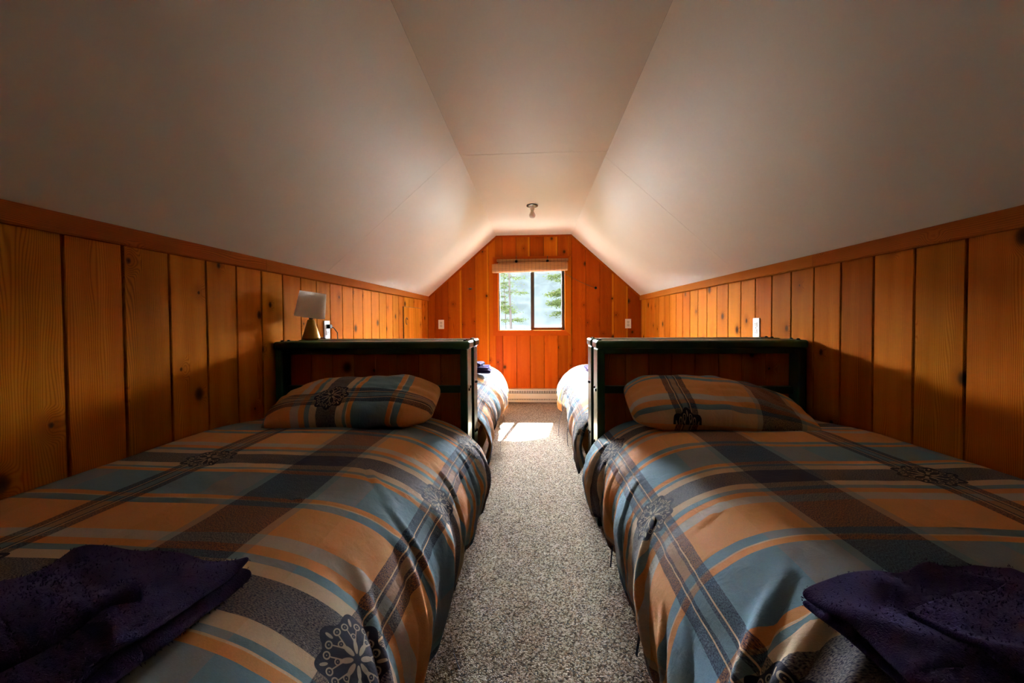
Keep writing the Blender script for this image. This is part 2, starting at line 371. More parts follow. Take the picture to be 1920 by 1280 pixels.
# ------------------------------------------------------------------ floor, walls, ceiling
me = bpy.data.meshes.new('floor'); 
tag(obj('floor', box(-WL - 0.1, WR + 0.1, YF - 0.1, YB + 0.1, -0.08, 0.0), 'carpet'), 'speckled beige and brown looped carpet running between the beds', 'floor', kind='structure')

wl_ = tag(obj('wall_left', box(-WL - 0.10, -WL - 0.016, YF - 0.1, YB + 0.1, -0.08, HKL + 0.05), 'backing'), 'low wall of knotty vertical boards behind the left beds', 'wall', kind='structure')
wr_ = tag(obj('wall_right', box(WR + 0.016, WR + 0.10, YF - 0.1, YB + 0.1, -0.08, HKR + 0.05), 'backing'), 'low wall of knotty vertical boards behind the right beds', 'wall', kind='structure')
def board_mesh(wd, ht, th=0.018, ch=0.0025):
    # local x = width, local y = thickness (front face at y = 0 looking to -y), z = height
    a = wd / 2
    return prism([(-a, th), (-a, ch), (-a + ch, 0), (a - ch, 0), (a, ch), (a, th)], 'Z', 0.0, ht)
GAP = 0.007
bmL = board_mesh(PB - GAP, HKL - 0.005); bmR = board_mesh(PB - GAP, HKR - 0.005)
oL, oR, oB = 1.1207, 1.3448, -1.2609
k0 = math.ceil((YF - oL) / PB)
DOOR_Y0, DOOR_Y1, DOOR_Z0, DOOR_Z1 = 4.20, 4.90, 0.45, 1.187
for k in range(k0, 60):
    yc = oL + (k + 0.5) * PB
    if yc + PB / 2 > YB + 0.004:
        ys = yc - PB / 2; wd_ = YB + 0.001 - ys
        obj('board', board_mesh(wd_ - GAP / 2, HKL - 0.005), 'side_wood', wl_, (-WL, ys + GAP / 2 + (wd_ - GAP / 2) / 2, 0), (0, 0, math.pi / 2))
        break
    obj('board', bmL, 'side_wood', wl_, (-WL, yc, 0), (0, 0, math.pi / 2))
k0 = math.ceil((YF - oR) / PB)
for k in range(k0, 60):
    yc = oR + (k + 0.5) * PB
    if yc + PB / 2 > YB + 0.004:
        ys = yc - PB / 2; wd_ = YB + 0.001 - ys
        obj('board', board_mesh(wd_ - GAP / 2, HKR - 0.005), 'side_wood', wr_, (WR, ys + GAP / 2 + (wd_ - GAP / 2) / 2, 0), (0, 0, -math.pi / 2))
        break
    obj('board', bmR, 'side_wood', wr_, (WR, yc, 0), (0, 0, -math.pi / 2))

# gable wall with the window opening
WX0, WX1, WZ0, WZ1 = -0.447, 0.386, 0.909, 1.78
def roof_z(x):
    if x < XL: return HKL + (x + WL) / (XL + WL) * (HC - HKL)
    if x > XR: return HKR + (WR - x) / (WR - XR) * (HC - HKR)
    return HC
def gable_piece(x0, x1, z0, z1, y0, y1):
    xs = [x0] + [x for x in (XL, XR) if x0 < x < x1] + [x1]
    if z1 is not None: poly = [(x0, z0), (x1, z0), (x1, z1), (x0, z1)]
    else: poly = [(x0, z0), (x1, z0)] + [(x, roof_z(x)) for x in xs[::-1]]
    return prism(poly, 'Y', y0, y1)
bm = bmesh.new()
for a in ((-WL - 0.1, WX0, -0.05, None), (WX1, WR + 0.1, -0.05, None), (WX0, WX1, -0.05, WZ0), (WX0, WX1, WZ1, None)):
    m_ = gable_piece(*a, YB + 0.016, YB + 0.13); bm.from_mesh(m_); bpy.data.meshes.remove(m_)
wb_ = tag(obj('wall_back', bm_mesh(bm), 'backing'), 'orange boarded gable wall around the small window', 'wall', kind='structure')
GG = 0.003
def gable_board(x0, x1, z0, z1, g0=0.0015, g1=0.0015):
    m_ = gable_piece(x0 + g0, x1 - g1, z0, z1, YB, YB + 0.018)
    xc = (x0 + x1) / 2
    for v in m_.vertices: v.co.x -= xc; v.co.y -= YB
    bmx = bmesh.new(); bmx.from_mesh(m_)
    bmesh.ops.bevel(bmx, geom=[e for e in bmx.edges if abs(e.verts[0].co.x - e.verts[1].co.x) < 1e-5 and e.verts[0].co.y < 1e-5 and e.verts[1].co.y < 1e-5], offset=0.003, segments=1, affect='EDGES')
    bmx.to_mesh(m_); bmx.free()
    obj('board', m_, 'gable_wood', wb_, (xc, YB, 0))
CX0, CX1, CZ0, CZ1 = -0.513, 0.462, 0.842, 1.832
x = oB - PB
while x < WR:
    x0, x1 = max(x, -WL), min(x + PB, WR)
    if x1 - x0 > 0.02:
        if x1 <= CX0 + 0.06 or x0 >= CX1 - 0.06: gable_board(x0, x1, 0.0, None)
        else:
            xa_, xb_, ga, gb = x0, x1, 0.0015, 0.0015
            if x0 < CX0 + 0.03: xa_ = CX0 + 0.03; ga = 0.0; gable_board(x0, xa_, 0.0, None, 0.0015, 0.0)
            if x1 > CX1 - 0.03: xb_ = CX1 - 0.03; gb = 0.0; gable_board(xb_, x1, 0.0, None, 0.0, 0.0015)
            gable_board(xa_, xb_, 0.0, CZ0 + 0.03, ga, gb); gable_board(xa_, xb_, CZ1 - 0.03, None, ga, gb)
    x += PB
tag(obj('wall_front', gable_piece(-WL - 0.1, WR + 0.1, -0.05, None, YF - 0.1, YF), 'side_wood'), 'plain wooden end wall behind the viewer', 'wall', kind='structure')

# ceiling: flat strip and two slopes, each of sheet panels
ce = tag(obj('ceiling', prism([(XL - 0.02, HC + 0.02), (XR + 0.02, HC + 0.02), (XR + 0.02, HC + 0.08), (XL - 0.02, HC + 0.08)], 'Y', YF - 0.1, YB + 0.13), 'backing'), 'cream painted attic ceiling with flat middle and two slopes', 'ceiling', kind='structure')
def off(p, q, d):
    nx, nz = -(q[1] - p[1]), (q[0] - p[0]); l = math.hypot(nx, nz); return (nx / l * d, nz / l * d)
def slab(p, q, y0, y1, th, lift=0.0):
    n = off(p, q, 1.0)
    P = [(p[0] + n[0] * lift, p[1] + n[1] * lift), (q[0] + n[0] * lift, q[1] + n[1] * lift), (q[0] + n[0] * (th + lift), q[1] + n[1] * (th + lift)), (p[0] + n[0] * (th + lift), p[1] + n[1] * (th + lift))]
    return prism(P, 'Y', y0, y1)
SE = 2.665
obj('ceiling_panel', slab((XL, HC), (XR, HC), SE + 0.0005, YB + 0.1, 0.02), 'ceiling_paint', ce)
obj('ceiling_panel', slab((XL, HC), (XR, HC), YF - 0.05, SE - 0.0005, 0.02, 0.0008), 'ceiling_paint', ce)
eL = (-WL - 0.05, HKL - 0.05 * (HC - HKL) / (XL + WL)); eR = (WR + 0.05, HKR - 0.05 * (HC - HKR) / (WR - XR))
for y0, y1, lf in ((YF - 0.05, 0.2, 0.0), (0.2005, 2.60, 0.0004), (2.6005, YB + 0.1, 0.0)):
    obj('ceiling_panel', slab(eL, (XL, HC), y0, y1, 0.05, lf), 'ceiling_paint', ce)
    obj('ceiling_panel', slab((XR, HC), eR, y0 + 0.15, min(y1 + 0.15, YB + 0.1), 0.05, lf), 'ceiling_paint', ce)
    if y0 < 0: obj('ceiling_panel', slab((XR, HC), eR, YF - 0.05, y0 + 0.15, 0.05, lf), 'ceiling_paint', ce)

# trims
def trim_piece(sgn, W, H, y0, y1):
    xw = sgn * W
    return prism([(xw, H - 0.045), (xw - sgn * 0.016, H - 0.045), (xw - sgn * 0.020, H - 0.040), (xw - sgn * 0.020, H + 0.013), (xw, H + 0.0)], 'Y', y0, y1)
JL, JR = 2.00, 2.02
t1_ = tag(obj('trim_1', trim_piece(-1, WL, HKL, YF, JL - 0.001), 'trim_wood'), 'near length of brown wooden rail topping the left board wall', 'trim', kind='structure')
t2_ = tag(obj('trim_2', trim_piece(-1, WL, HKL, JL + 0.001, YB), 'trim_wood'), 'far length of brown wooden rail topping the left board wall', 'trim', kind='structure')
t3_ = tag(obj('trim_3', trim_piece(1, WR, HKR, YF, JR - 0.001), 'trim_wood'), 'near length of brown wooden rail topping the right board wall', 'trim', kind='structure')
t4_ = tag(obj('trim_4', trim_piece(1, WR, HKR, JR + 0.001, YB), 'trim_wood'), 'far length of brown wooden rail topping the right board wall', 'trim', kind='structure')
def rake(p, q, th=0.022):
    n = off(p, q, -th)
    return prism([p, q, (q[0] + n[0], q[1] + n[1]), (p[0] + n[0], p[1] + n[1])], 'Y', YB - 0.010, YB + 0.001)
tag(obj('trim_5', rake((-WL + .0, HKL), (XL, HC)), 'casing_wood'), 'thin wooden strip along the left slope of the gable wall', 'trim', kind='structure')
tag(obj('trim_6', rake((XL, HC), (XR, HC)), 'casing_wood'), 'thin wooden strip under the flat ceiling above the window', 'trim', kind='structure')
tag(obj('trim_7', rake((XR, HC), (WR, HKR)), 'casing_wood'), 'thin wooden strip along the right slope of the gable wall', 'trim', kind='structure')

# small access door cut into the left wall boards
d_ = tag(obj('door_1', box(-WL - 0.006, -WL + 0.004, DOOR_Y0, DOOR_Y1, DOOR_Z0, DOOR_Z1), 'dark_slot'), 'small board access door low in the left wall near the gable', 'door', kind='structure')
nb = 4; pw = (DOOR_Y1 - DOOR_Y0 - 0.008) / nb
bmD = board_mesh(pw - 0.002, DOOR_Z1 - DOOR_Z0 - 0.008, 0.006, 0.0015)
for k in range(nb):
    obj('board', bmD, 'side_wood', d_, (-WL + 0.009, DOOR_Y0 + 0.004 + (k + 0.5) * pw, DOOR_Z0 + 0.004), (0, 0, math.pi / 2))
ringp = [(-WL + 0.013, 4.285 + 0.030 * math.cos(a), 1.035 + 0.036 * math.sin(a)) for a in np.linspace(0.4, 2 * math.pi - 0.9, 24)]
obj('ring_pull', tube(ringp, 0.003, 6), 'black_rubber', d_)

# ------------------------------------------------------------------ window
win = tag(empty('window_1', (0, YB, WZ0)), 'small sliding window with dark frame in the gable wall', 'window', kind='structure')
win.location = (0, 0, 0)
def casing(poly): return prism(poly, 'Y', YB - 0.018, YB + 0.02)
o_ = obj('casing_board', casing([(CX0, CZ0), (CX1, CZ0), (WX1, WZ0), (WX0, WZ0)]), 'casing_wood', win)
obj('casing_board', casing([(CX0, CZ1), (WX0, WZ1 - 0.02), (WX1, WZ1 - 0.02), (CX1, CZ1)]), 'casing_wood', win)
obj('casing_board', casing([(CX0, CZ0), (WX0, WZ0), (WX0, WZ1 - 0.02), (CX0, CZ1)]), 'casing_side', win)
obj('casing_board', casing([(CX1, CZ0), (CX1, CZ1), (WX1, WZ1 - 0.02), (WX1, WZ0)]), 'casing_side', win)
bm = bmesh.new(); T = 0.012
add_box(bm, WX0, WX1, YB + 0.02, YB + 0.13, WZ0 - T, WZ0); add_box(bm, WX0, WX1, YB + 0.02, YB + 0.13, WZ1 - 0.02, WZ1 - 0.02 + T)
add_box(bm, WX0 - T, WX0, YB + 0.02, YB + 0.13, WZ0 - T, WZ1); add_box(bm, WX1, WX1 + T, YB + 0.02, YB + 0.13, WZ0 - T, WZ1)
obj('reveal', bm_mesh(bm), 'white_reveal', win)
YW = YB + 0.075; ZT = WZ1 - 0.02
bm = bmesh.new()
add_box(bm, WX0, WX0 + 0.012, YW, YW + 0.05, WZ0, ZT); add_box(bm, WX1 - 0.012, WX1, YW, YW + 0.05, WZ0, ZT)
add_box(bm, WX0, WX1, YW, YW + 0.05, WZ0, WZ0 + 0.008); add_box(bm, WX0, WX1, YW, YW + 0.05, ZT - 0.02, ZT)
obj('window_frame', bm_mesh(bm), 'bronze_frame', win)
s1 = obj('fixed_pane', box(WX0 + 0.008, -0.02, YW + 0.036, YW + 0.040, WZ0 + 0.005, ZT - 0.01), 'pane_glass', win)
bm = bmesh.new()
add_box(bm, -0.040, 0.004, YW + 0.002, YW + 0.024, WZ0 + 0.008, ZT - 0.02); add_box(bm, WX1 - 0.036, WX1 - 0.012, YW + 0.002, YW + 0.024, WZ0 + 0.008, ZT - 0.02)
add_box(bm, 0.004, WX1 - 0.036, YW + 0.002, YW + 0.024, WZ0 + 0.008, WZ0 + 0.036); add_box(bm, 0.004, WX1 - 0.036, YW + 0.002, YW + 0.024, ZT - 0.045, ZT - 0.02)
sash = obj('sliding_sash', bm_mesh(bm), 'bronze_frame', win)
obj('pane', box(-0.01, WX1 - 0.03, YW + 0.011, YW + 0.015, WZ0 + 0.03, ZT - 0.04), 'pane_glass', sash)

# rolled bamboo blind
bl = tag(empty('bamboo_blind', (0, 0, 0)), 'rolled-up tan bamboo blind hanging across the top of the window', 'blind')
obj('head_rail', box(-0.462, 0.425, YB - 0.046, YB - 0.020, 1.768, 1.798, 0.004), 'bamboo', bl)
prof = []
for k in range(40):
    a = 2 * math.pi * k / 40; rr = 1 + 0.035 * (k % 2)
    ca, sa = math.cos(a), math.sin(a)
    prof.append((0.040 * rr * math.copysign(abs(ca) ** 0.8, ca), 0.056 * rr * math.copysign(abs(sa) ** 0.75, sa)))
bm = bmesh.new(); n = 26; rings = []
for i in range(n + 1):
    x = -0.515 + (0.415 + 0.515) * i / n; dz = 0.022 * (i / n) - 0.006
    sc = 1.0 if 0 < i < n else 0.93
    rings.append([bm.verts.new((x, YB - 0.066 + p[0] * sc, 1.684 + dz + p[1] * sc)) for p in prof])
for a, b in zip(rings, rings[1:]):
    for k in range(40): bm.faces.new((a[k], a[(k + 1) % 40], b[(k + 1) % 40], b[k]))
bm.faces.new(rings[0]); bm.faces.new(rings[-1][::-1]); bmesh.ops.recalc_face_normals(bm, faces=bm.faces)
obj('blind_roll', bm_mesh(bm), 'bamboo', bl)
obj('hanging_flap', box(-0.44, 0.41, YB - 0.036, YB - 0.031, 1.70, 1.775), 'bamboo', bl)
for x in (-0.217, 0.170):
    h = obj('hook', tube([(x, YB - 0.02, 1.835), (x, YB - 0.05, 1.828), (x, YB - 0.062, 1.80), (x, YB - 0.060, 1.765), (x + 0.004, YB - 0.05, 1.752)], 0.0035, 6), 'bolt_metal', bl)
    obj('pulley', lathe([(0.004, -0.006), (0.016, -0.006), (0.018, 0), (0.016, 0.006), (0.004, 0.006)], 16), 'bolt_metal', h, (x, YB - 0.060, 1.766), (math.pi / 2, 0, 0))
cp = []
for i in range(25):
    u = i / 24; cp.append((0.175 + (0.755 - 0.175) * u, YB - 0.072 + 0.045 * u, 1.762 + (1.435 - 1.762) * (0.55 * u + 0.45 * (1 - (1 - u) ** 2))))
obj('pull_cord', tube(cp, 0.0028, 6), 'cord_cloth', bl)
def knob(name, x, z, lab, r=0.017, mat='brass'):
    e = tag(empty(name, (x, YB, z)), lab, 'knob')
    obj('stem', lathe([(0.012, 0.0), (0.012, 0.003), (0.005, 0.005), (0.005, 0.03)], 16), mat, e, (0, 0, 0), (math.pi / 2, 0, 0))
    obj('knob_head', lathe([(0.005, 0.026), (r * .8, 0.030), (r, 0.038), (r * .8, 0.047), (0.004, 0.050)], 16), mat, e, (0, 0, 0), (math.pi / 2, 0, 0))
    return e
knob('cord_cleat', 0.762, 1.430, 'round brown wall knob holding the blind cord right of the window', mat='bolt_metal')
hk = tag(empty('coat_hook', (-0.801, YB, 1.437)), 'small metal double hook on boards left of the window', 'hook')
obj('back_plate', box(-0.012, 0.012, -0.004, 0, -0.014, 0.014, 0.002), 'chrome', hk)
for s in (-1, 1):
    obj('prong', tube([(0, -0.003, 0), (s * 0.010, -0.016, -0.006), (s * 0.022, -0.024, -0.003), (s * 0.028, -0.026, 0.006)], [0.004, 0.004, 0.004, 0.006], 8), 'chrome', hk)

# ------------------------------------------------------------------ baseboard heater
ht = tag(empty('baseboard_heater', (0, YB, 0)), 'long cream electric baseboard heater under the window', 'heater')
HX0, HX1 = -0.92, 0.90
obj('back_plate', box(HX0, HX1, -0.018, -0.001, 0.012, 0.178, 0.002), 'heater_enamel', ht)
obj('front_cover', prism([(-0.064, 0.058), (-0.064, 0.115), (-0.060, 0.122), (-0.056, 0.122), (-0.056, 0.052), (-0.060, 0.052)], 'X', HX0 + 0.01, HX1 - 0.01), 'heater_enamel', ht)
obj('top_hood', prism([(-0.018, 0.178), (-0.066, 0.172), (-0.068, 0.160), (-0.062, 0.158), (-0.058, 0.166), (-0.018, 0.170)], 'X', HX0, HX1), 'heater_enamel', ht)
obj('bottom_lip', prism([(-0.018, 0.014), (-0.066, 0.014), (-0.066, 0.034), (-0.062, 0.034), (-0.058, 0.020), (-0.018, 0.020)], 'X', HX0, HX1), 'heater_enamel', ht)
obj('heating_element', box(HX0 + 0.03, HX1 - 0.03, -0.050, -0.020, 0.040, 0.150), 'dark_slot', ht)
for zz in (0.128, 0.036):
    bm = bmesh.new(); x = HX0 + 0.02
    while x < HX1 - 0.02:
        add_box(bm, x, x + 0.011, -0.0640, -0.0600, zz, zz + (0.030 if zz > .1 else 0.018)); x += 0.021
    obj('grille', bm_mesh(bm), 'heater_enamel', ht)
for x0, x1 in ((HX0 - 0.004, HX0 + 0.01), (HX1 - 0.01, HX1 + 0.004)): obj('end_cap', box(x0, x1, -0.07, 0, 0.012, 0.18, 0.002), 'heater_enamel', ht)

# ------------------------------------------------------------------ wall outlets
def outlet(loc, rz, lab):
    e = tag(empty('wall_outlet', loc, rz), lab, 'outlet', 'duplex wall outlets')
    obj('cover_plate', box(-0.036, 0.036, -0.007, 0.0, -0.058, 0.058, 0.0025), 'white_plastic', e)
    for z in (-0.020, 0.020):
        s = obj('socket', box(-0.017, 0.017, -0.010, -0.006, z - 0.015, z + 0.015, 0.002), 'socket_ivory', e)
        for dx in (-0.0065, 0.0065): obj('slot', box(dx - 0.0013, dx + 0.0013, -0.0108, -0.0098, z - 0.002, z + 0.008), 'dark_slot', s)
        obj('ground_hole', box(-0.0024, 0.0024, -0.0108, -0.0098, z - 0.010, z - 0.005), 'dark_slot', s)
    obj('screw', lathe([(0.0001, 0), (0.003, 0), (0.003, 0.0012), (0.0001, 0.0016)], 10), 'chrome', e, (0, -0.007, 0), (math.pi / 2, 0, 0))
    return e
outlet((-1.178, YB, 0.990), 0, 'white duplex outlet on the gable wall left of the window')
outlet((1.165, YB, 0.986), 0, 'white duplex outlet on the gable wall right of the window')
outlet((-WL, 2.62, 0.981), math.pi / 2, 'white duplex outlet on left wall with the lamp plugged in')
outlet((WR, 2.535, 0.980), -math.pi / 2, 'white duplex outlet on right wall just above the green headboard')

# ------------------------------------------------------------------ ceiling lamp holder
cl_ = tag(empty('ceiling_lamp', (-0.011, 3.85, HC)), 'bare unlit bulb in a holder on the flat ceiling near the window', 'lamp')
obj('canopy_ring', lathe([(0.030, 0.0), (0.052, 0.0), (0.054, -0.006), (0.052, -0.012), (0.030, -0.014)], 32), 'chrome', cl_)
obj('lamp_holder', lathe([(0.030, 0.0), (0.030, -0.014), (0.021, -0.020), (0.020, -0.045), (0.018, -0.048), (0.004, -0.048)], 24), 'porcelain', cl_)
obj('bulb', lathe([(0.013, -0.046), (0.014, -0.058), (0.020, -0.070), (0.027, -0.084), (0.029, -0.097), (0.025, -0.110), (0.015, -0.118), (0.002, -0.120)], 24), 'bulb_glass', cl_)

# ------------------------------------------------------------------ beds
def xs(sgn, a):      # a = distance from the side wall
    return sgn * ((WL if sgn < 0 else WR) - a)
def make_bed(sgn, near, lab):
    HX = sorted((xs(sgn, 0.012), xs(sgn, 1.014)))
    x0, x1 = HX
    if near: y0, dirn = 2.055, 1       # front face of headboard towards the bed
    else: y0, dirn = 2.425, -1
    def Y(d): return y0 + dirn * d     # d = depth into the headboard from its bed side
    e = tag(empty('bed', ((x0 + x1) / 2, y0, 0)), lab, 'bed', 'four beds standing head to head'); e.location = (0, 0, 0)
    hb = obj('headboard', box(x0 + 0.038, x1 - 0.038, Y(0.045), Y(0.075), 0.22, 0.27), 'green_paint', e)
    obj('mid_rail', box(x0 + 0.038, x1 - 0.038, Y(0.045), Y(0.078), 0.662, 0.698, 0.003), 'green_paint', hb)
    obj('upper_rail', box(x0 + 0.038, x1 - 0.038, Y(0.040), Y(0.078), 0.862, 0.8885, 0.002), 'green_paint', hb)
    for p0, p1 in ((x0, x0 + 0.038), (x1 - 0.038, x1)):
        obj('post', box(p0, p1, Y(0.008), Y(0.138), 0.0, 0.8885, 0.006, 3), 'green_paint', hb)
    obj('top_cap', box(x0 - 0.006, x1 + 0.012 if sgn < 0 else x1 + 0.006, Y(0.0), Y(0.150), 0.889, 0.930, 0.012, 4), 'green_paint', hb)
    nb = 8; pw = (x1 - x0 - 0.076) / nb
    bmb = board_mesh(pw - 0.0025, 0.60, 0.018, 0.002)
    for k in range(nb):
        xc = x0 + 0.038 + (k + 0.5) * pw
        if near: obj('board', bmb, 'panel_wood', hb, (xc, Y(0.079), 0.272))
        else: obj('board', bmb, 'panel_wood', hb, (xc, Y(0.079), 0.272), (0, 0, math.pi))
    xa = x1 if sgn < 0 else x0                        # aisle end
    sg = 1 if sgn < 0 else -1
    bolt = lathe([(0.0001, 0), (0.0085, 0), (0.0085, 0.003), (0.005, 0.006), (0.0001, 0.007)], 10)
    for z, ds in ((0.68, (0.045, 0.095)), (0.40, (0.05, 0.10)), (0.24, (0.05, 0.10))):
        for d in ds: obj('bolt', bolt, 'bolt_metal', hb, (xa, Y(d), z + 0.006 * (d > .07)), (0, sg * math.pi / 2, 0))
    for xx in (x0 + 0.019, x1 - 0.019):
        for d in (0.045, 0.10): obj('bolt', bolt, 'bolt_metal', hb, (xx, Y(d), 0.930))
    # base
    ln = 1.98; ya, yb = (Y(0.008) - ln, Y(0.008)) if near else (Y(0.008), Y(0.008) + ln)
    for p0, p1 in ((x0 + 0.004, x0 + 0.034), (x1 - 0.034, x1 - 0.004)):
        obj('side_rail', box(p0, p1, ya, yb, 0.20, 0.32, 0.003), 'pine', e)
    yf = ya if near else yb
    obj('foot_rail', box(x0 + 0.034, x1 - 0.034, min(yf, yf + dirn * .03), max(yf, yf + dirn * .03), 0.20, 0.32, 0.003), 'pine', e)
    for p0, p1 in ((x0 + 0.036, x0 + 0.076), (x1 - 0.076, x1 - 0.036)):
        yy = yf + dirn * 0.36
        obj('leg', box(p0, p1, min(yf + dirn * .04, yf + dirn * 0.09), max(yf + dirn * .04, yf + dirn * 0.09), 0.0, 0.32, 0.003), 'pine', e)
    obj('mattress', box(x0 + (0.012 if sgn < 0 else 0.13), x1 - (0.13 if sgn < 0 else 0.012), ya + 0.08, yb - 0.01, 0.322, 0.485, 0.06, 4), 'mattress_ticking', e)
    return e
make_bed(-1, True, 'green framed bed on the left nearest the viewer, boarded headboard')
make_bed(1, True, 'green framed bed on the right nearest the viewer, boarded headboard')
make_bed(-1, False, 'green framed bed on the left beyond the headboard, by the gable')
make_bed(1, False, 'green framed bed on the right beyond the headboard, by the gable')

def sstep(x, a, b):
    u = np.clip((x - a) / (b - a), 0, 1); return u * u * (3 - 2 * u)
def make_duvet(sgn, near, lab, seed, s_off, t_fun, ra, hem_fun, ridges=(), ns=150, nt=300):
    """cloth built in a (wall distance), Y, z then mapped to the room; uv in metres of cloth"""
    if near: yh, yf = 2.040, 0.06
    else: yh, yf = 2.440, 4.40
    L = abs(yf - yh)
    t = np.linspace(0, L + 0.20, nt)                  # cloth length from the headboard
    foot = np.clip(t - (L - 0.12), 0, None)           # beyond this the cloth turns down over the foot
    fa = np.clip(foot / 0.22, 0, math.pi / 2)
    ylen = np.minimum(t, L - 0.12) + 0.16 * np.sin(fa)
    zdrop = 0.24 * (1 - np.cos(fa))
    Yc = yh + (yf - yh) / L * ylen
    # cross-section
    a0, rz = 0.74, 0.27
    TT = t[None, :]; n_top = int(ns * 0.42); n_arc = int(ns * 0.33); n_h = ns - n_top - n_arc
    ztop = 0.572 + 0.012 * vnoise(TT * 1.7 + seed, TT * 0 + seed)
    head = sstep(t, 0.0, 0.45)[None, :]
    ztop = ztop - 0.030 * (1 - head)
    ra_t = np.array([ra(y) for y in Yc])[None, :]
    hem = np.array([hem_fun(y) for y in Yc])[None, :]
    aa = np.linspace(0.020, a0, n_top)[:, None] + 0 * TT
    za = ztop + 0.012 * np.exp(-(aa / 0.16) ** 2) * head + 0.010 * np.sin(aa / a0 * math.pi)
    ph = np.linspace(0, math.pi / 2, n_arc + 1)[1:, None] + 0 * TT
    ab = a0 + ra_t * np.sin(ph); zb_ = ztop - rz * (1 - np.cos(ph))
    v = np.linspace(0, 1, n_h + 1)[1:, None] + 0 * TT
    ac = a0 + ra_t - 0.030 * v ** 1.5; zc = (ztop - rz) * (1 - v) + hem * v
    A = np.concatenate([aa, ab, ac]); Z = np.concatenate([za, zb_, zc])
    # arclength
    d = np.sqrt(np.diff(A, axis=0) ** 2 + np.diff(Z, axis=0) ** 2)
    Sx = np.concatenate([np.zeros((1, nt)), np.cumsum(d, axis=0)]) + 0.02
    # normals of section
    dA = np.gradient(A, axis=0); dZ = np.gradient(Z, axis=0); ln_ = np.hypot(dA, dZ) + 1e-9
    nA, nZ = -dZ / ln_, dA / ln_
    nA, nZ = np.where(nZ < 0, nA, nA), nZ
    TG = TT + 0 * A
    side = sstep(Sx, 0.85, 1.20)
    D = 0.010 * vnoise(Sx * 5 + seed, TG * 5) + 0.006 * vnoise(Sx * 13, TG * 11 + seed) * (0.4 + side) + 0.013 * vnoise(Sx * 2.1 + seed * 3, TG * 2.3)
    warp = TG + 0.35 * (Sx - 1.0) * (0.5 * np.sin(TG * 2.2 + seed)) + 0.10 * vnoise(Sx * 3, TG * 3 + seed)
    fold = (np.abs(np.sin(warp * 14.0 + seed + 1.5 * vnoise(TG * 1.3, TG * 0 + seed))) ** 1.4 - 0.5) * 0.024 + np.sin(warp * 41 + seed * 2) * 0.006
    D = D + side * fold * (0.35 + 0.65 * sstep(Sx, 1.05, 1.40))
    fine = (np.abs(vnoise(Sx * 9 + TG * 6 + seed, (TG - Sx) * 16)) - 0.2) * 0.012
    D = D + fine * (0.10 + 0.8 * side)
    for (s0, t0, s1, t1, amp, wd) in ridges:
        amp = amp * 0.72; wd = wd * 0.85
        ex, ey = s1 - s0, t1 - t0; LL = ex * ex + ey * ey
        u = ((Sx - s0) * ex + (TG - t0) * ey) / LL; uc = np.clip(u, 0, 1)
        bend = 0.02 * np.sin(uc * math.pi)
        dist = ((Sx - s0) * (-ey) + (TG - t0) * ex) / math.sqrt(LL) - bend
        endf = np.exp(-((u - uc) * math.sqrt(LL) / wd) ** 2) * (0.25 + 0.75 * np.sin(np.clip(uc, 0.03, .97) * math.pi))
        D = D + amp * endf * (np.exp(-(dist / wd) ** 2) - 0.5 * np.exp(-((dist - 1.8 * wd) / wd) ** 2))
    D = D * np.clip(Sx / 0.06, 0, 1) * np.clip((1 - 0.0 * Sx), 0, 1)
    A2 = A + nA * D; Z2 = Z + nZ * D
    Z2 = np.maximum(Z2 - zdrop[None, :], 0.06 + 0 * Z2)
    A2 = np.maximum(A2, 0.018)
    Ym = Yc[None, :] + 0.012 * side * vnoise(Sx * 6 + 9, TG * 6 + seed)
    if near: Ym = np.minimum(Ym, 2.046)
    else: Ym = np.maximum(Ym, 2.434)
    X = sgn * ((WL if sgn < 0 else WR) - A2)
    Pn = np.stack([X, Ym, Z2], -1)
    uvt = np.array([t_fun(yh + (yf - yh) / L * tt) for tt in t])[None, :] + 0 * A
    UV = np.stack([Sx - s_off, uvt], -1)
    me = grid_mesh(Pn, UV)
    if sgn > 0: me.flip_normals()
    if not near: me.flip_normals()
    o = tag(obj('duvet', me, 'plaid_cotton'), lab, 'duvet', 'plaid duvets on the four beds')
    sm = o.modifiers.new('thickness', 'SOLIDIFY'); sm.thickness = 0.012; sm.offset = -1
    return o, Pn, Sx, t
RL = [(0.95, 0.95, 1.22, 1.05, .010, .012), (0.80, 0.72, 0.98, 0.95, .007, .010), (1.02, 1.05, 1.40, 1.22, .016, .016), (0.98, 1.20, 1.30, 1.42, .014, .014),
      (1.00, 0.55, 1.35, 0.70, .014, .014), (1.05, 0.30, 1.40, 0.38, .016, .016), (0.70, 0.98, 0.80, 1.02, .006, .008), (1.10, 0.10, 1.42, 0.18, .016, .015), (1.05, 1.45, 1.40, 1.60, .014, .016),
      (0.40, 0.9, 0.62, 1.0, .006, .02), (0.25, 0.72, 0.45, 0.80, .007, .02)]
RR = [(0.86, 1.26, 1.16, 1.42, .017, .014), (0.82, 1.34, 1.16, 1.47, .015, .012), (0.80, 1.40, 1.05, 1.53, .013, .013), (1.02, 0.86, 1.40, 1.02, .013, .013),
      (1.00, 0.62, 1.36, 0.72, .010, .012), (1.05, 0.25, 1.45, 0.32, .018, .016), (1.02, 0.14, 1.45, 0.17, .018, .014), (1.04, 0.42, 1.42, 0.50, .012, .012), (0.84, 0.95, 0.96, 1.02, .005, .008), (1.12, 1.10, 1.42, 1.20, .014, .016)]
dvL, PL, SL, TL = make_duvet(-1, True, 'plaid orange and blue duvet on the near left bed', 2.3, 0.29, lambda y: 1.285 - y,
    lambda y: 0.352 + 0.030 * math.exp(-((y - 1.92) / 0.16) ** 2), lambda y: 0.13 + 0.04 * math.exp(-((y - 1.95) / 0.2) ** 2), RL)
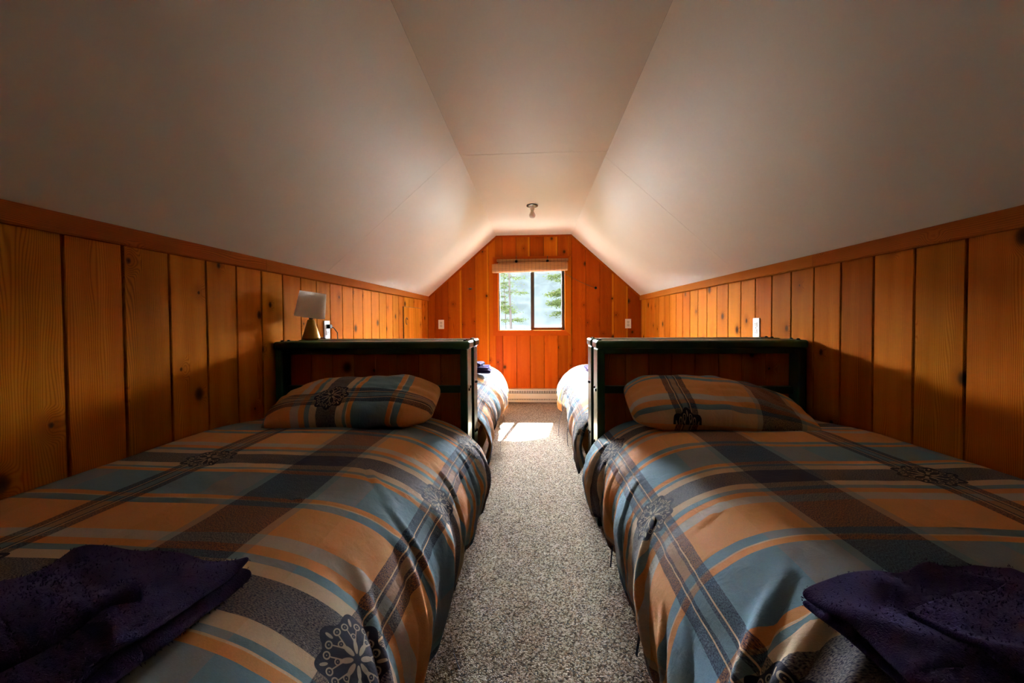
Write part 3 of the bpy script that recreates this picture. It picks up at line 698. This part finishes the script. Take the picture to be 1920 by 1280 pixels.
dvR, PR, SR, TR = make_duvet(1, True, 'plaid orange and blue duvet on the near right bed', 7.7, 0.235, lambda y: y - 1.20,
    lambda y: 0.296 + 0.045 * math.exp(-((y - 1.95) / 0.16) ** 2), lambda y: 0.12 + 0.05 * math.exp(-((y - 1.95) / 0.2) ** 2), RR)
def hemfar(y): return 0.27 - 0.20 * math.exp(-((y - 2.62) / 0.20) ** 2)
dvFL, _, _, _ = make_duvet(-1, False, 'sunlit plaid duvet on the far left bed hanging to the carpet', 4.1, 0.21, lambda y: y - 3.55, lambda y: 0.335 + 0.02 * math.sin(y * 4), hemfar, (), 90, 160)
dvFR, _, _, _ = make_duvet(1, False, 'sunlit plaid duvet on the far right bed hanging to the carpet', 9.4, 0.30, lambda y: 3.75 - y, lambda y: 0.322 + 0.02 * math.sin(y * 5), hemfar, (), 90, 160)
# narrow ribbon ties hanging from the duvet hems
def tie(parent, pts):
    bm = bmesh.new(); n = len(pts); ra = []
    for i, p in enumerate(pts):
        wv_ = 0.006; p = Vector(p)
        ra.append((bm.verts.new(p + Vector((0.0015, -wv_, 0))), bm.verts.new(p + Vector((-0.0015, wv_, 0)))))
    for a, b in zip(ra, ra[1:]): bm.faces.new((a[0], a[1], b[1], b[0]))
    r = bmesh.ops.solidify(bm, geom=list(bm.faces), thickness=0.002)
    obj('tie', bm_mesh(bm), 'ribbon_navy', parent)
tie(dvL, [(-0.262, 1.215, 0.15), (-0.255, 1.20, 0.10), (-0.240, 1.185, 0.05), (-0.222, 1.175, 0.012)])
tie(dvR, [(0.305, 1.62, 0.17), (0.298, 1.61, 0.12), (0.292, 1.605, 0.07)])
tie(dvR, [(0.305, 1.20, 0.15), (0.298, 1.195, 0.10), (0.290, 1.19, 0.06)])
tie(dvFL, [(-0.262, 3.35, 0.30), (-0.240, 3.33, 0.18), (-0.225, 3.31, 0.06)])
tie(dvFL, [(-0.262, 3.05, 0.27), (-0.250, 3.04, 0.16), (-0.255, 3.03, 0.06)])
tie(dvFR, [(0.262, 3.60, 0.30), (0.215, 3.59, 0.16), (0.205, 3.58, 0.03)])
tie(dvFR, [(0.262, 3.15, 0.27), (0.245, 3.13, 0.17), (0.250, 3.12, 0.08)])

# ------------------------------------------------------------------ pillows
def make_pillow(name, lab, center, L, W, h, rot, uvf, seed, bend=0.0, taper=0.0, n=64):
    u = np.linspace(-1, 1, n)[:, None] + np.zeros((1, n)); v = np.linspace(-1, 1, n)[None, :] + np.zeros((n, 1))
    parts = []
    for sgn_ in (1, -1):
        th = h / 2 * np.clip(1 - np.abs(u) ** 3.2, 0, 1) ** 0.5 * np.clip(1 - np.abs(v) ** 2.8, 0, 1) ** 0.5
        th = th * (1 - taper * sstep(u, 0.1, 1.0)) * (1 + 0.5 * taper * sstep(-u, 0.35, 0.95) * (1 - np.abs(u) ** 6))
        xx = u * L / 2 * (1 - 0.075 * v ** 4); yy = v * W / 2 * (1 - 0.10 * u ** 4)
        wr = 0.016 * vnoise(u * 3 + seed, v * 2.5 + seed) + 0.006 * vnoise(u * 9 + seed, v * 8)
        rad = np.sin(np.arctan2(v, u) * 14 + seed) * 0.006 * np.clip(np.maximum(np.abs(u), np.abs(v)) - 0.55, 0, 1) * 2
        zz = sgn_ * (th + (wr + rad) * np.clip(th / (h * 0.25), 0, 1))
        zz = zz + bend * (1 - u ** 2)
        parts.append(np.stack([xx, yy, zz], -1))
    P2 = np.concatenate([parts[0], parts[1][:, ::-1]], axis=1)       # top then back under
    uu = np.concatenate([u, u[:, ::-1]], axis=1); vv = np.concatenate([v, 2 - v[:, ::-1] * 1.0], axis=1)
    UV = uvf(uu * L / 2, vv * W / 2)
    me = grid_mesh(P2, UV)
    bm = bmesh.new(); bm.from_mesh(me); bmesh.ops.remove_doubles(bm, verts=bm.verts, dist=0.0008); bmesh.ops.recalc_face_normals(bm, faces=bm.faces); bm.to_mesh(me); bm.free()
    me.polygons.foreach_set('use_smooth', [True] * len(me.polygons))
    o = obj(name, me, 'plaid_cotton', None, center, rot)
    return tag(o, lab, 'pillow', 'plaid pillows at the green headboards')
make_pillow('pillow', 'plump plaid pillow leaning on the left green headboard', (-0.815, 1.850, 0.648), 0.745, 0.38, 0.165, (math.radians(17), math.radians(-2), math.radians(2)),
            lambda x, y: np.stack([y + 0.085, x + 0.065], -1), 1.3, bend=0.02)
make_pillow('pillow', 'folded plaid pillow leaning on the right green headboard', (0.790, 1.855, 0.648), 0.76, 0.38, 0.165, (math.radians(18), math.radians(3), math.radians(-2)),
            lambda x, y: np.stack([x + 0.185, -(y + 0.235)], -1), 6.1, bend=0.018, taper=0.55)

# ------------------------------------------------------------------ towels
def make_towel(name, lab, loc, rz, prof, L, seed, amp=0.012, skew=0.0, pile=9000, scale_h=1.0):
    """prof: (w,h) polyline of the folded cloth's section, swept along L"""
    pr = np.array(prof, float); seg = np.hypot(*np.diff(pr, axis=0).T); cs = np.concatenate([[0], np.cumsum(seg)])
    m = 90; q = np.linspace(0, cs[-1], m); w_ = np.interp(q, cs, pr[:, 0]); h_ = np.interp(q, cs, pr[:, 1])
    ker = np.array([1, 2, 3, 2, 1]) / 9.0
    w_ = np.convolve(np.pad(w_, 2, 'edge'), ker, 'valid'); h_ = np.convolve(np.pad(h_, 2, 'edge'), ker, 'valid')
    nl = 60; l = np.linspace(-L / 2, L / 2, nl)
    Wg = w_[:, None] + 0 * l[None]; Hg = h_[:, None] * scale_h + 0 * l[None]; Lg = l[None] + 0 * w_[:, None]
    QQ = q[:, None] + 0 * l[None]
    lift = np.clip(Hg / 0.03, 0.0, 1.5)
    cr_ = Lg * 0.8 + Wg * 0.6 + 0.05 * vnoise(Lg * 6 + seed, Wg * 6)
    Hg = Hg + lift * amp * (1.3 * vnoise(Wg * 9 + seed, Lg * 7 + seed) + 1.1 * (1 - np.abs(np.sin(cr_ * 17 + seed))) ** 2 + 0.7 * vnoise(Wg * 22, Lg * 20 + seed) + 0.1)
    Wg = Wg + 0.014 * vnoise(Lg * 8 + seed, QQ * 2 + seed) + skew * Lg * lift
    Lg = Lg + 0.030 * vnoise(QQ * 5 + seed, QQ * 0 + 3) * np.sign(Lg) * 1.0
    Hg = np.maximum(Hg, 0.004)
    Pn = np.stack([Wg, Lg, Hg], -1)
    me = grid_mesh(Pn)
    o = tag(obj(name, me, 'terry', None, loc, (0, 0, rz)), lab, 'towel', 'purple towels on the beds')
    sm = o.modifiers.new('thickness', 'SOLIDIFY'); sm.thickness = 0.010; sm.offset = 0
    sd_ = o.modifiers.new('smooth', 'SUBSURF'); sd_.levels = 0; sd_.render_levels = 1
    # short terry pile standing off the cloth
    r = np.random.RandomState(int(seed * 10)); n = pile
    i = r.randint(0, m - 1, n); j = r.randint(0, nl - 1, n); fu = r.rand(n, 1); fv = r.rand(n, 1)
    base = (Pn[i, j] * (1 - fu) * (1 - fv) + Pn[i + 1, j] * fu * (1 - fv) + Pn[i, j + 1] * (1 - fu) * fv + Pn[i + 1, j + 1] * fu * fv)
    nr = np.cross(Pn[i + 1, j] - Pn[i, j], Pn[i, j + 1] - Pn[i, j]); nr /= np.linalg.norm(nr, axis=1, keepdims=True) + 1e-9
    nr = nr * np.where(r.rand(n, 1) < 0.5, 1, -1)
    dirn = nr + 0.6 * r.randn(n, 3); dirn /= np.linalg.norm(dirn, axis=1, keepdims=True)
    base = base + nr * 0.0045; tip = base + dirn * (0.002 + 0.0035 * r.rand(n, 1))
    sidev = np.cross(dirn, r.randn(n, 3)); sidev /= np.linalg.norm(sidev, axis=1, keepdims=True) + 1e-9
    V = np.stack([base - sidev * 0.0009, base + sidev * 0.0009, tip], 1); V[:, :, 2] = np.maximum(V[:, :, 2], 0.001)
    pm = bpy.data.meshes.new('pile'); pm.from_pydata(V.reshape(-1, 3).tolist(), [], np.arange(3 * n).reshape(n, 3).tolist())
    p = obj('pile', pm, 'terry', o); p['kind'] = 'stuff'
    return o
def s_fold(W, layers, gap, short=0.0):
    pts = []; h = 0.010
    for k in range(layers):
        a, b = (0, W) if k % 2 == 0 else (W, short * k)
        if k % 2 == 0 and k > 0: a = short * (k - 1)
        pts += [(a, h), ((a + b) / 2, h + 0.003), (b, h)]
        if k < layers - 1:
            s = 1 if b > a else -1; pts += [(b + s * 0.45 * gap, h + 0.2 * gap), (b + s * 0.6 * gap, h + 0.5 * gap), (b + s * 0.45 * gap, h + 0.8 * gap)]
        h += gap
    return pts
ZT_ = 0.574
make_towel('bath_towel', 'dark purple folded bath towel on near left duvet', (-0.87, 0.53, ZT_), math.radians(-4), s_fold(0.36, 3, 0.013), 0.36, 3.3, 0.012, 0.05, pile=16000)
make_towel('hand_towel', 'dark purple hand towel crumpled on the left bath towel', (-0.82, 0.55, ZT_ + 0.030), math.radians(-24), s_fold(0.20, 2, 0.015, 0.01), 0.24, 5.9, 0.016, 0.12, pile=9000)
make_towel('bath_towel', 'dark purple folded bath towel on near right duvet', (0.440, 0.50, ZT_), math.radians(8), s_fold(0.40, 3, 0.013), 0.34, 8.1, 0.012, -0.05, pile=16000)
make_towel('hand_towel', 'dark purple hand towel crumpled on the right bath towel', (0.53, 0.47, ZT_ + 0.028), math.radians(16), s_fold(0.24, 2, 0.015, 0.01), 0.24, 2.2, 0.016, -0.12, pile=9000)
make_towel('bath_towel', 'purple folded towel at the bottom of the far left stack', (-0.62, 3.52, 0.588), 0.05, s_fold(0.24, 3, 0.018), 0.26, 4.4, 0.004, pile=1500)
make_towel('hand_towel', 'purple hand towel on top of the far left stack', (-0.60, 3.50, 0.645), -0.1, s_fold(0.15, 2, 0.018), 0.18, 6.4, 0.005, pile=1000)
make_towel('bath_towel', 'purple folded towel on the far right duvet', (0.445, 3.50, 0.588), 0.06, s_fold(0.24, 3, 0.018), 0.26, 7.4, 0.004, pile=1500)

# ------------------------------------------------------------------ table lamp on the left headboards
lp = tag(empty('table_lamp', (-1.238, 2.236, 0.9305)), 'small brass table lamp with tilted white shade on left headboard', 'lamp')
obj('lamp_base', lathe([(0.030, 0.0), (0.040, 0.004), (0.047, 0.010), (0.0465, 0.014), (0.018, 0.112), (0.012, 0.116)], 40), 'brass', lp)
obj('lamp_neck', lathe([(0.010, 0.114), (0.010, 0.150), (0.006, 0.152), (0.006, 0.20)], 16), 'black_rubber', lp)
bm = bmesh.new(); seg = 48; prof_ = [(0.078, 0.128), (0.0785, 0.130), (0.0675, 0.264), (0.0670, 0.266)]
rings = [[bm.verts.new((r * math.cos(2 * math.pi * k / seg), r * math.sin(2 * math.pi * k / seg), z - 0.20)) for k in range(seg)] for r, z in prof_]
for a, b in zip(rings, rings[1:]):
    for k in range(seg): bm.faces.new((a[k], a[(k + 1) % seg], b[(k + 1) % seg], b[k]))
bmesh.ops.recalc_face_normals(bm, faces=bm.faces)
sh = obj('lamp_shade', bm_mesh(bm, smooth=True), 'lamp_cloth', lp, (0.004, 0, 0.200), (0, math.radians(9), 0))
bm = bmesh.new(); bmx = tube([(-0.066, 0, 0.03), (0, 0, 0.0), (0.066, 0, 0.03)], 0.0015, 6); bm.from_mesh(bmx); obj('shade_spider', bm_mesh(bm), 'bolt_metal', sh)
cpts = [(-0.040, 0.01, 0.010), (-0.062, 0.02, 0.006), (-0.060, 0.10, 0.005), (-0.03, 0.19, 0.006), (0.01, 0.235, -0.03), (-0.035, 0.33, -0.06), (-0.055, 0.42, -0.02), (-0.058, 0.425, 0.03), (-0.075, 0.41, 0.062), (-0.088, 0.385, 0.070)]
obj('power_cord', tube(cpts, 0.0032, 8), 'black_rubber', lp)
obj('plug', box(-0.102, -0.078, 0.368, 0.400, 0.058, 0.084, 0.004), 'black_rubber', lp)

# ------------------------------------------------------------------ outdoors beyond the window
plain('forest_floor', (14, 15, 9), 0.95, var=0.3, scale=0.6, **{'Specular IOR Level': 0.0})
def outdoor_green(name, c1, c2, sc):
    g = NT(name); tc = g.n('ShaderNodeTexCoord').outputs['Object']; nz = g.noise(tc, sc, 5, 0.65).outputs[0]
    df = g.n('ShaderNodeBsdfDiffuse', {0: g.mix(g.smooth(nz, 0.35, 0.65), S2L(c1), S2L(c2))}); g.t.links.new(df.outputs[0], g.out.inputs[0]); M[name] = g.m
outdoor_green('hill_forest', (8, 9, 9), (11, 12, 12), 0.02)
g = NT('lake_water'); tc = g.n('ShaderNodeTexCoord').outputs['Object']
g.bsdf(S2L((4, 7, 9)), 0.06, bump=g.noise(g.n('ShaderNodeMapping', {0: tc, 3: (0.05, 0.2, 1)}), 1.0, 3).outputs[0], bump_d=0.05, bump_s=0.3, **{'Specular IOR Level': 0.2}); M['lake_water'] = g.m
g = NT('needles'); rn = g.noise(g.n('ShaderNodeTexCoord').outputs['Object'], 3.0, 2).outputs[0]
nc = g.mix(rn, S2L((7, 10, 3)), S2L((15, 17, 6)))
df = g.n('ShaderNodeBsdfDiffuse', {0: nc}); tl = g.n('ShaderNodeBsdfTranslucent', {0: nc}); ms = g.n('ShaderNodeMixShader', {0: 0.5}); g.t.links.new(df.outputs[0], ms.inputs[1]); g.t.links.new(tl.outputs[0], ms.inputs[2]); g.t.links.new(ms.outputs[0], g.out.inputs[0]); M['needles'] = g.m

# roof overhang outside the gable
OV = 6.2
ro = tag(obj('roof_overhang', prism([(-1.9, 1.10), (-0.55, 2.30), (0.30, 2.32), (1.75, 1.36), (1.75, 1.50), (0.36, 2.44), (-0.55, 2.44), (-1.9, 1.24)], 'Y', YB + 0.13, OV), 'backing'), 'wooden roof overhang outside above the window', 'roof', kind='structure')
gy = np.array([5.35, 9, 16, 30, 60.0]); gz = np.array([-2.7, -3.4, -5.0, -8.2, -12.5])
gx = np.linspace(-60, 60, 25)
Pg = np.zeros((25, 5, 3)); Pg[:, :, 0] = gx[:, None]; Pg[:, :, 1] = gy[None]; Pg[:, :, 2] = gz[None]
tag(obj('ground', grid_mesh(Pg), 'forest_floor'), 'sloping ground outside below the window', 'ground', kind='structure')
me = bpy.data.meshes.new('lake'); me.from_pydata([(-2500, 58, -12), (2500, 58, -12), (2500, 1500, -12), (-2500, 1500, -12)], [], [(0, 1, 2, 3)])
tag(obj('lake', me, 'lake_water'), 'pale blue lake seen through the window', 'lake', kind='structure')
hx = np.linspace(-1400, 1400, 160); hy = np.linspace(1180, 1560, 60)
HXg, HYg = np.meshgrid(hx, hy, indexing='ij')
hz = -14 + np.clip((HYg - 1190) / 240, 0, 1) ** 1.1 * (184 + 7 * np.sin(HXg * 0.011 + 0.7)) + (20 * vnoise(HXg * 0.012, HYg * 0.012) + 9 * vnoise(HXg * 0.06, HYg * 0.06)) * sstep(HYg, 1190, 1300)
tag(obj('hillside', grid_mesh(np.stack([HXg, HYg, hz], -1)), 'hill_forest'), 'hazy wooded hillside across the lake', 'hill', kind='structure')

def make_tree(name, lab, loc, height, r0, seed, whorls, reach, droop, cone, nleaf, zmin=0.0, azim=None):
    r = random.Random(seed); e = tag(empty(name, loc), lab, 'tree')
    pts = [(0.05 * math.sin(k * 0.9 + seed) * k / 12, 0.04 * math.cos(k * 1.3) * k / 12, height * k / 12) for k in range(13)]
    obj('trunk', tube(pts, [r0 * (1 - 0.85 * k / 12) for k in range(13)], 10), 'bark', e)
    bm = bmesh.new(); V = []
    for w_i in range(whorls):
        z = zmin + (height - zmin) * (w_i + r.random() * 0.8) / whorls
        for b in range(r.randint(2, 4)):
            a = r.uniform(0, 2 * math.pi) if azim is None else azim + r.gauss(0, 0.55)
            ln = reach * ((1 - z / height) * cone + (1 - cone)) * r.uniform(0.5 if azim is None else 0.72, 1.0)
            bp = [Vector((math.cos(a) * ln * u, math.sin(a) * ln * u, z + ln * (0.10 * u - droop * u * u))) for u in (0, 0.35, 0.7, 1.0)]
            m_ = tube(bp, [0.014, 0.010, 0.006, 0.003], 5); bm.from_mesh(m_); bpy.data.meshes.remove(m_)
            for k in range(int(nleaf * ln)):
                u = r.uniform(0.22, 1.0); i = min(2, int(u * 3)); p = bp[i].lerp(bp[i + 1], u * 3 - i if u < 1 else 1)
                sp = 0.16 * (1.15 - u) + 0.05
                p = p + Vector((r.gauss(0, sp), r.gauss(0, sp), r.gauss(0, 0.035) - 0.03))
                d = Vector((math.cos(a) + r.gauss(0, .7), math.sin(a) + r.gauss(0, .7), r.gauss(-0.2, .35))).normalized() * r.uniform(0.04, 0.09)
                q = Vector((r.gauss(0, 1), r.gauss(0, 1), r.gauss(0, 1))).normalized() * 0.016
                V += [p - q, p + q, p + d]
    obj('branches', bm_mesh(bm), 'bark', e)
    fm = bpy.data.meshes.new('foliage'); fm.from_pydata([tuple(v) for v in V], [], [(3 * k, 3 * k + 1, 3 * k + 2) for k in range(len(V) // 3)])
    f = obj('foliage', fm, 'needles', e); f['kind'] = 'stuff'
    return e
make_tree('conifer_tree', 'slender sunlit conifer behind the left window pane', (-0.74, 13.0, -4.4), 9.6, 0.075, 3, 30, 0.75, 0.10, 0.5, 260, 1.0)
make_tree('conifer_tree', 'thinner conifer at the left edge of the window view', (-1.02, 14.6, -4.8), 9.0, 0.05, 8, 24, 0.5, 0.08, 0.4, 200, 1.0)
make_tree('fir_tree', 'fir tree reaching green boughs into the right window pane', (1.75, 10.6, -3.8), 8.2, 0.13, 21, 12, 1.80, 0.16, 0.12, 420, 4.3, azim=math.pi)
